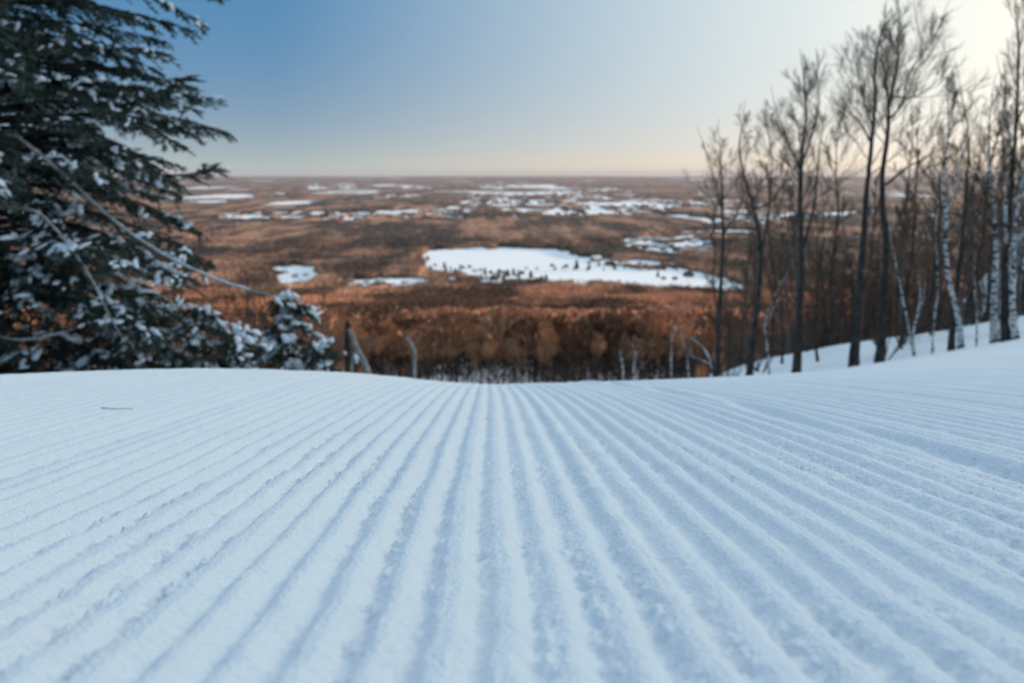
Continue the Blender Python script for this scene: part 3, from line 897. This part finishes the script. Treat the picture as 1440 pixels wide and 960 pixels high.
    if SC:
        l = lumps(np.concatenate(SC), np.concatenate(SS), np.concatenate(SDir), rs)
        mesh_np("snow_load", l[0], l[1], m_snow_tree, root)
    return root

# the big conifer on the left
def A3(px, py, d): return np.array(at(px, py, d))
D0 = 12.0
extra = [
    [A3(0, 60, D0), A3(120, 70, D0), A3(190, 68, D0), A3(232, 76, D0)],
    [A3(0, 120, D0), A3(150, 120, D0), A3(230, 128, D0), A3(300, 140, D0)],
    [A3(0, 130, D0), A3(140, 150, D0), A3(215, 135, D0), A3(262, 108, D0)],
    [A3(0, 190, D0), A3(120, 195, D0), A3(200, 240, D0), A3(260, 246, D0), A3(308, 232, D0)],
    [A3(0, 170, D0), A3(120, 160, D0), A3(200, 165, D0), A3(258, 180, D0)],
    [A3(0, 10, D0), A3(80, -10, D0), A3(130, 5, D0), A3(184, 22, D0)],
    [A3(0, 230, D0), A3(100, 250, D0), A3(190, 290, D0), A3(262, 312, D0)],
    [A3(0, 300, D0), A3(110, 320, D0), A3(200, 345, D0), A3(285, 372, D0)],
    [A3(0, 90, D0), A3(110, 100, D0), A3(170, 95, D0), A3(215, 108, D0)],
    [A3(0, -60, D0), A3(120, -115, D0), A3(240, -90, D0), A3(292, -55, D0), A3(303, -16, D0)],
]
hem = conifer("conifer", on_ground(2, D0), 11.0, 2.38, "large snow dusted conifer filling the left side of the photo", 3, snow=0.13, dens=2.5, tr=0.13, low=0.10, droop=0.22, ragged=0.40, extra=extra)
hb = np.array(hem.location)
for pts, r0 in (([(10, 180), (95, 250), (160, 310), (230, 358), (310, 395), (370, 412), (425, 420)], 0.020),
                ([(-10, 292), (30, 292), (62, 306), (100, 350), (130, 395), (152, 440), (175, 480)], 0.020),
                ([(-10, 470), (30, 478), (80, 470), (110, 460)], 0.015)):
    P = smooth_line([A3(a, b_, D0 - 1.2 - 0.1 * i) - hb for i, (a, b_) in enumerate(pts)], 6)
    P[0] = np.array([0, 0, P[0][2]])
    v, f = tubes([(P, np.linspace(r0, r0 * 0.35, len(P)))], 7)
    mesh_np("dead_limb", v, f, m_dead, hem)
    q0 = P[len(P) // 4: -len(P) // 5] + np.array([0, 0, r0 * 0.65])
    v, f = tubes([(q0, r0 * 0.42 * (0.6 + 0.4 * np.sin(np.arange(len(q0)) * 1.3) ** 2))], 7)
    mesh_np("snow_load", v, f, m_snow_tree, hem)

SM = "snow laden young conifers at the foot of the big conifer"
for (px_, top, d, rad, lab, sd) in (
        (48, 362, 11.5, 0.75, "snow laden young conifer at the far left under the big conifer", 1),
        (198, 392, 12.0, 0.80, "broad snow laden young conifer, widest of the low ones on the left", 2),
        (286, 424, 12.0, 0.62, "snow laden young conifer right of the widest low one", 3),
        (338, 462, 11.6, 0.40, "small bushy snow laden conifer between two taller ones", 4),
        (404, 412, 13.0, 0.27, "snow laden young conifer with a bough reaching right", 5),
        (455, 480, 12.6, 0.17, "smallest snow capped conifer, rightmost of the low ones", 6),
        (130, 420, 13.5, 0.8, "shaded young conifer behind the two dead limbs on the left", 7)):
    b_ = on_ground(px_, d)
    t = at(px_, top, d).z
    ex = ()
    if sd == 5: ex = ([b_ + Vector((0, 0, (t - b_.z) * 0.8)), A3(418, 428, d), A3(432, 434, d), A3(446, 446, d)], [b_ + Vector((0, 0, (t - b_.z) * 0.6)), A3(415, 458, d), A3(430, 462, d)])
    if sd == 6: ex = ([b_ + Vector((0, 0, (t - b_.z) * 0.8)), A3(442, 488, d), A3(428, 490, d)], [b_ + Vector((0, 0, (t - b_.z) * 0.85)), A3(462, 482, d)])
    conifer("young_conifer", b_, t - b_.z, rad, lab, 200 + sd, snow=0.45 if sd != 7 else 0.12, dens=1.4, tr=0.022, low=0.05, group=SM, droop=0.5, ragged=0.6, lump=1.9, extra=ex)

# bare bushes between them
for i, (px_, d, h_) in enumerate(((365, 14, 1.8), (430, 15, 1.7), (385, 13.4, 1.3), (475, 17, 1.5), (310, 14, 2.0), (560, 22, 1.1))):
    rs = np.random.default_rng(300 + i)
    b_ = on_ground(px_, d)
    root = empty("bare_bush", b_)
    tag(root, ["tall brown bare bush behind the small bushy conifer", "brown bare bush right of the bough that reaches right", "low brown bare bush in front of the reaching bough",
               "brown bare bush beside the broken dark stump", "tall brown bare bush left of the small bushy conifer", "low brown bare bush beside the bent pale stalk"][i], "bush", "bare brown bushes on the left of the crest")
    stems = []
    for k in range(14):
        a = rs.random() * 6.28
        P = curve((0.12 * math.cos(a), 0.12 * math.sin(a), -0.1), (math.cos(a) * 0.35, math.sin(a) * 0.35, 1), h_ * (0.7 + 0.5 * rs.random()), 7, 0.08, 0.03, rs)
        stems.append((P, np.linspace(0.012, 0.004, 8)))
    v, f = tubes(stems, 5); mesh_np("stem", v, f, m_bark_grey, root)
    l2 = []
    for P, r in stems: l2 += shoots(P, r, 9, 0.25, 1, lambda t: 0.35, 0.6, 0.12, 0.06, rs, n=3, rmin=0.003)
    v, f = tubes(l2, 3); mesh_np("twigs", v, f, m_twig_brown, root, smooth=False)

for i in range(30):
    rs = np.random.default_rng(400 + i)
    px_ = 985 + 470 * rs.random(); d = 24 + 16 * rs.random(); h_ = 0.5 + 1.3 * rs.random()
    root = empty("undergrowth_bush", on_ground(px_, d))
    tag(root, "low dark leafless bush among the trunks on the right", "bush", "undergrowth among the trunks on the right")
    stems = []
    for k in range(8):
        a = rs.random() * 6.28
        P = curve((0.1 * math.cos(a), 0.1 * math.sin(a), -0.1), (math.cos(a) * 0.6, math.sin(a) * 0.6, 1), h_ * (0.6 + 0.6 * rs.random()), 6, 0.12, 0.02, rs)
        stems.append((P, np.linspace(0.014, 0.005, 7)))
    l2 = []
    for P, r in stems: l2 += shoots(P, r, 8, 0.2, 1, lambda t: 0.3 * h_, 0.6, 0.14, 0.04, rs, n=3, rmin=0.004)
    v, f = tubes(stems, 4); mesh_np("stem", v, f, m_bark, root)
    v, f = tubes(l2, 3); mesh_np("twigs", v, f, m_twig if i % 2 else m_twig_brown, root, smooth=False)

# broken stump with a pale plank-like pole leaning on it
def pole(name, pts, r0, r1, mat, label, cat, jag=False, sides=8):
    b_ = pts[0]
    P = smooth_line([p - b_ for p in pts], 5)
    v, f = tubes([(P, np.linspace(r0, r1, len(P)))], sides)
    if jag:
        rs = np.random.default_rng(5)
        v[-sides:, 2] += rs.random(sides) * 0.22 - 0.05
        v = np.vstack([v, P[-1] + [0, 0, 0.02]]); c = len(v) - 1
        cap = np.array([[len(v) - 1 - sides + i, len(v) - 1 - sides + (i + 1) % sides, c] for i in range(sides)])
    else:
        v = np.vstack([v, P[-1]]); c = len(v) - 1
        cap = np.array([[c - sides + i, c - sides + (i + 1) % sides, c] for i in range(sides)])
    o = mesh_np(name, v, [f, cap], mat)
    o.location = b_
    tag(o, label, cat); return o
gb = lambda px_, d: np.array(on_ground(px_, d)) - np.array([0, 0, 0.1])
pole("broken_stump", [gb(489, 14), A3(489, 500, 14), A3(490, 462, 14)], 0.055, 0.045, m_bark, "broken dark upright stump rising above the crest on the left", "stump", jag=True)
pole("leaning_pole", [gb(521, 13.6), A3(518, 524, 13.6), A3(503, 492, 13.8), A3(491, 463, 13.95)], 0.046, 0.036, m_dead, "pale bare pole leaning against the broken dark stump", "pole")
pole("short_pole", [gb(493, 13.5), A3(495, 510, 13.5), A3(500, 490, 13.5)], 0.02, 0.012, m_dead, "short pale stick between the stump and the leaning pole", "stick")
pole("bent_stalk", [gb(582, 15), A3(583, 515, 15), A3(584, 498, 15), A3(580, 485, 15), A3(572, 474, 15)], 0.028, 0.02, m_dead, "pale stalk bent over to the left, alone at the crest", "stalk")
pole("marker_post", [gb(411, 13.2), A3(411, 510, 13.2), A3(411, 494, 13.2)], 0.035, 0.035, m_green, "short dark green post below the young conifers on the left", "post")
rs = np.random.default_rng(9)
sl = lumps(np.array([[0, 0, 0.0]]), np.array([[0.10, 0.05, 0.04]]), np.array([[0.6, 0, -0.8]]), rs)
o = mesh_np("snow_clump", sl[0], sl[1], m_snow_tree); o.location = A3(500, 507, 13.7)
tag(o, "small snow clump caught between the stump and the leaning pole", "snow clump")

# twig lying on the groomed snow
def hit(px_, py_):
    v = ray(px_, py_)
    ds = np.linspace(0.2, 30, 6000)
    z = land(v.x * ds, ds)
    k = np.argmax(z >= v.z * ds)
    return np.array([v.x * ds[k], ds[k], z[k]])
p1, p2, p3 = hit(142, 576), hit(160, 577.5), hit(187, 577)
tw = [p + np.array([0, 0, 0.004]) for p in (p1, p2, p3)]
P = smooth_line([t - tw[0] for t in tw], 6)
v, f = tubes([(P, np.linspace(0.0011, 0.0006, len(P)))], 6)
o = mesh_np("fallen_twig", v, f, m_dead); o.location = tw[0]
tag(o, "thin dark twig lying on the groomed snow at the left", "twig")

# ------------------------------------------------------------------ far houses
def box_arrays(x0, x1, y0, y1, z0, z1):
    V = np.array([[x, y, z] for z in (z0, z1) for y in (y0, y1) for x in (x0, x1)], float)
    Fq = np.array([[0, 2, 3, 1], [4, 5, 7, 6], [0, 1, 5, 4], [2, 6, 7, 3], [0, 4, 6, 2], [1, 3, 7, 5]])
    return V, Fq
def house_proto():
    root = empty("house")
    V = np.array([[-7, -4.5, -1], [7, -4.5, -1], [7, 4.5, -1], [-7, 4.5, -1], [-7, -4.5, 5], [7, -4.5, 5], [7, 4.5, 5], [-7, 4.5, 5], [-7, 0, 8], [7, 0, 8]], float)
    mesh_np("wall", V, [np.array([[0, 1, 5, 4], [2, 3, 7, 6]]), np.array([[1, 2, 6, 9, 5], [3, 0, 4, 8, 7]])], m_wall, root, smooth=False)
    V = np.array([[-7.6, -5.3, 4.6], [7.6, -5.3, 4.6], [7.6, 0, 8.2], [-7.6, 0, 8.2], [7.6, 5.3, 4.6], [-7.6, 5.3, 4.6]], float)
    V2 = np.vstack([V, V + [0, 0, 0.5]])
    mesh_np("roof", V2, np.array([[0, 1, 2, 3], [3, 2, 4, 5], [6, 7, 8, 9], [9, 8, 10, 11], [0, 1, 7, 6], [5, 4, 10, 11], [0, 3, 9, 6], [3, 5, 11, 9], [1, 2, 8, 7], [2, 4, 10, 8]]), m_roof, root, smooth=False)
    v, f = box_arrays(2, 3, -0.6, 0.6, 7.5, 9.8); mesh_np("chimney", v, f, m_chim, root, smooth=False)
    for x in (-5, -1.8, 1.6, 4.6):
        v, f = box_arrays(x - 0.6, x + 0.6, -4.62, -4.4, 1.6, 3.2); mesh_np("window", v, f, m_window, root, smooth=False)
    return root
def hit_far(px_, py_):
    v = ray(px_, py_)
    ds = np.geomspace(300, 20000, 8000)
    z = land(v.x * ds, ds)
    k = np.argmax(z >= v.z * ds)
    return v.x * ds[k], ds[k], z[k]
hp = house_proto(); hp_used = False
spots = [(838, 368, 2.0)] + [(870 + 130 * random.random(), 336 + 24 * random.random(), random.uniform(0.8, 1.4)) for _ in range(30)]
spots += [(485 + 115 * random.random(), 393 + 10 * random.random(), random.uniform(0.7, 1.1)) for _ in range(9)]
spots += [(640, 424, 1.0), (400, 385, 1.2), (415, 390, 1.1), (430, 388, 0.9), (920, 272, 4), (790, 270, 5), (650, 378, 1.0), (668, 382, 0.8)]
for i, (a, b_, s) in enumerate(spots):
    x, y, z = hit_far(a, b_)
    o = hp if not hp_used else copy_tree(hp); hp_used = True
    o.location = (x, y, z); o.rotation_euler = (0, 0, random.uniform(-0.9, 0.9)); o.scale = (s, s, s)
    if i == 0: lab = "largest pale snow roofed barn at the right edge of the big snowy field"; g = None
    elif i <= 30: lab, g = "small pale snow roofed house in the village beyond the big snowy field", "village houses"
    elif i <= 39: lab, g = "small snow roofed house among trees left of the big snowy field", "houses left of the field"
    else: lab, g = "small snow roofed house scattered in the valley woods", "scattered valley houses"
    tag(o, lab, "house")
    if g: o["group"] = g

# dark trees standing alone in the big snowy field
def field_tree(k, H, ever):
    v, f, t = blade_trees(np.zeros((1, 3)), np.array([H]), np.array([H * (0.55 if ever else 0.9)]), 420,
                          np.array([[0.03, 0.036, 0.027] if ever else [0.13, 0.075, 0.05]]), ever=np.array([1.0 if ever else 0.0]))
    root = empty("field_tree")
    nb = 420 * 3
    mesh_np("crown", v[:nb], f[:420], m_wood, root, smooth=False, tint=t[:nb])
    mesh_np("trunk", v[nb:], f[420:] - nb, m_bark, root, smooth=False)
    return root
fts = [field_tree(0, 22, True), field_tree(1, 14, False)]
fu = set()
ft_spots = [(733, 391, 1, 1.2), (728, 392, 1, .8), (762, 400, 0, .9), (768, 400, 0, 1.0), (811, 379, 0, 1.1), (796, 380, 1, 1.0), (776, 378, 1, .9), (925, 390, 0, .7), (933, 397, 1, .9), (949, 398, 1, 1.0),
            (968, 398, 1, 1.8), (860, 374, 0, .8), (828, 374, 1, .8), (842, 374, 0, .6), (597, 372, 1, .7), (612, 377, 1, .8), (648, 378, 1, .7), (660, 380, 1, .9), (676, 384, 1, .8), (690, 388, 1, .9), (702, 384, 1, .7),
            (740, 380, 1, .6), (755, 381, 1, .6), (886, 377, 1, .8), (872, 372, 1, .7), (900, 376, 0, .7), (1000, 402, 1, .8)]
for _ in range(26):
    a = random.uniform(600, 765); ft_spots.append((round(a), round(378 + (a - 600) * 0.11 + random.uniform(-4, 5)), random.randrange(2), random.uniform(0.4, 0.9)))
for _ in range(12):
    a = random.uniform(770, 900); ft_spots.append((round(a), round(381 - (a - 770) * 0.03 + random.uniform(-1, 1.5)), random.randrange(2), random.uniform(0.35, 0.7)))
for (a, b_, k, s) in ft_spots:
    x, y, z = hit_far(a, b_)
    o = fts[k] if k not in fu else copy_tree(fts[k]); fu.add(k)
    o.location = (x, y, z - 0.3); o.rotation_euler = (0, 0, random.random() * 6.28); o.scale = (s, s, s)
    if (a, k) == (968, 1): tag(o, "big round dark tree alone on the right part of the snowy field", "tree")
    elif k == 0: tag(o, "dark evergreen standing on or beside the big snowy field", "tree", "evergreens on the snowy field")
    else: tag(o, "dark leafless tree standing on or beside the big snowy field", "tree", "leafless trees on the snowy field")

# ------------------------------------------------------------------ haze
hz, n, b = new_mat("haze_air")
n.nodes.remove(b)
pv = N(n, "ShaderNodeVolumePrincipled")
pv.inputs["Color"].default_value = (0.52, 0.56, 0.70, 1)
pv.inputs["Density"].default_value = 0.000015
pv.inputs["Anisotropy"].default_value = 0.0
n.links.new(pv.outputs[0], n.nodes["Material Output"].inputs["Volume"])
HS = 62000
v, f = box_arrays(-HS, HS, -HS, HS, -330, 75)
o = mesh_np("haze", v, f, hz, smooth=False)
tag(o, "thin pale winter haze lying over the valley", "haze", kind="stuff")
print("TRIS", sum(len(m.polygons) for m in bpy.data.meshes))
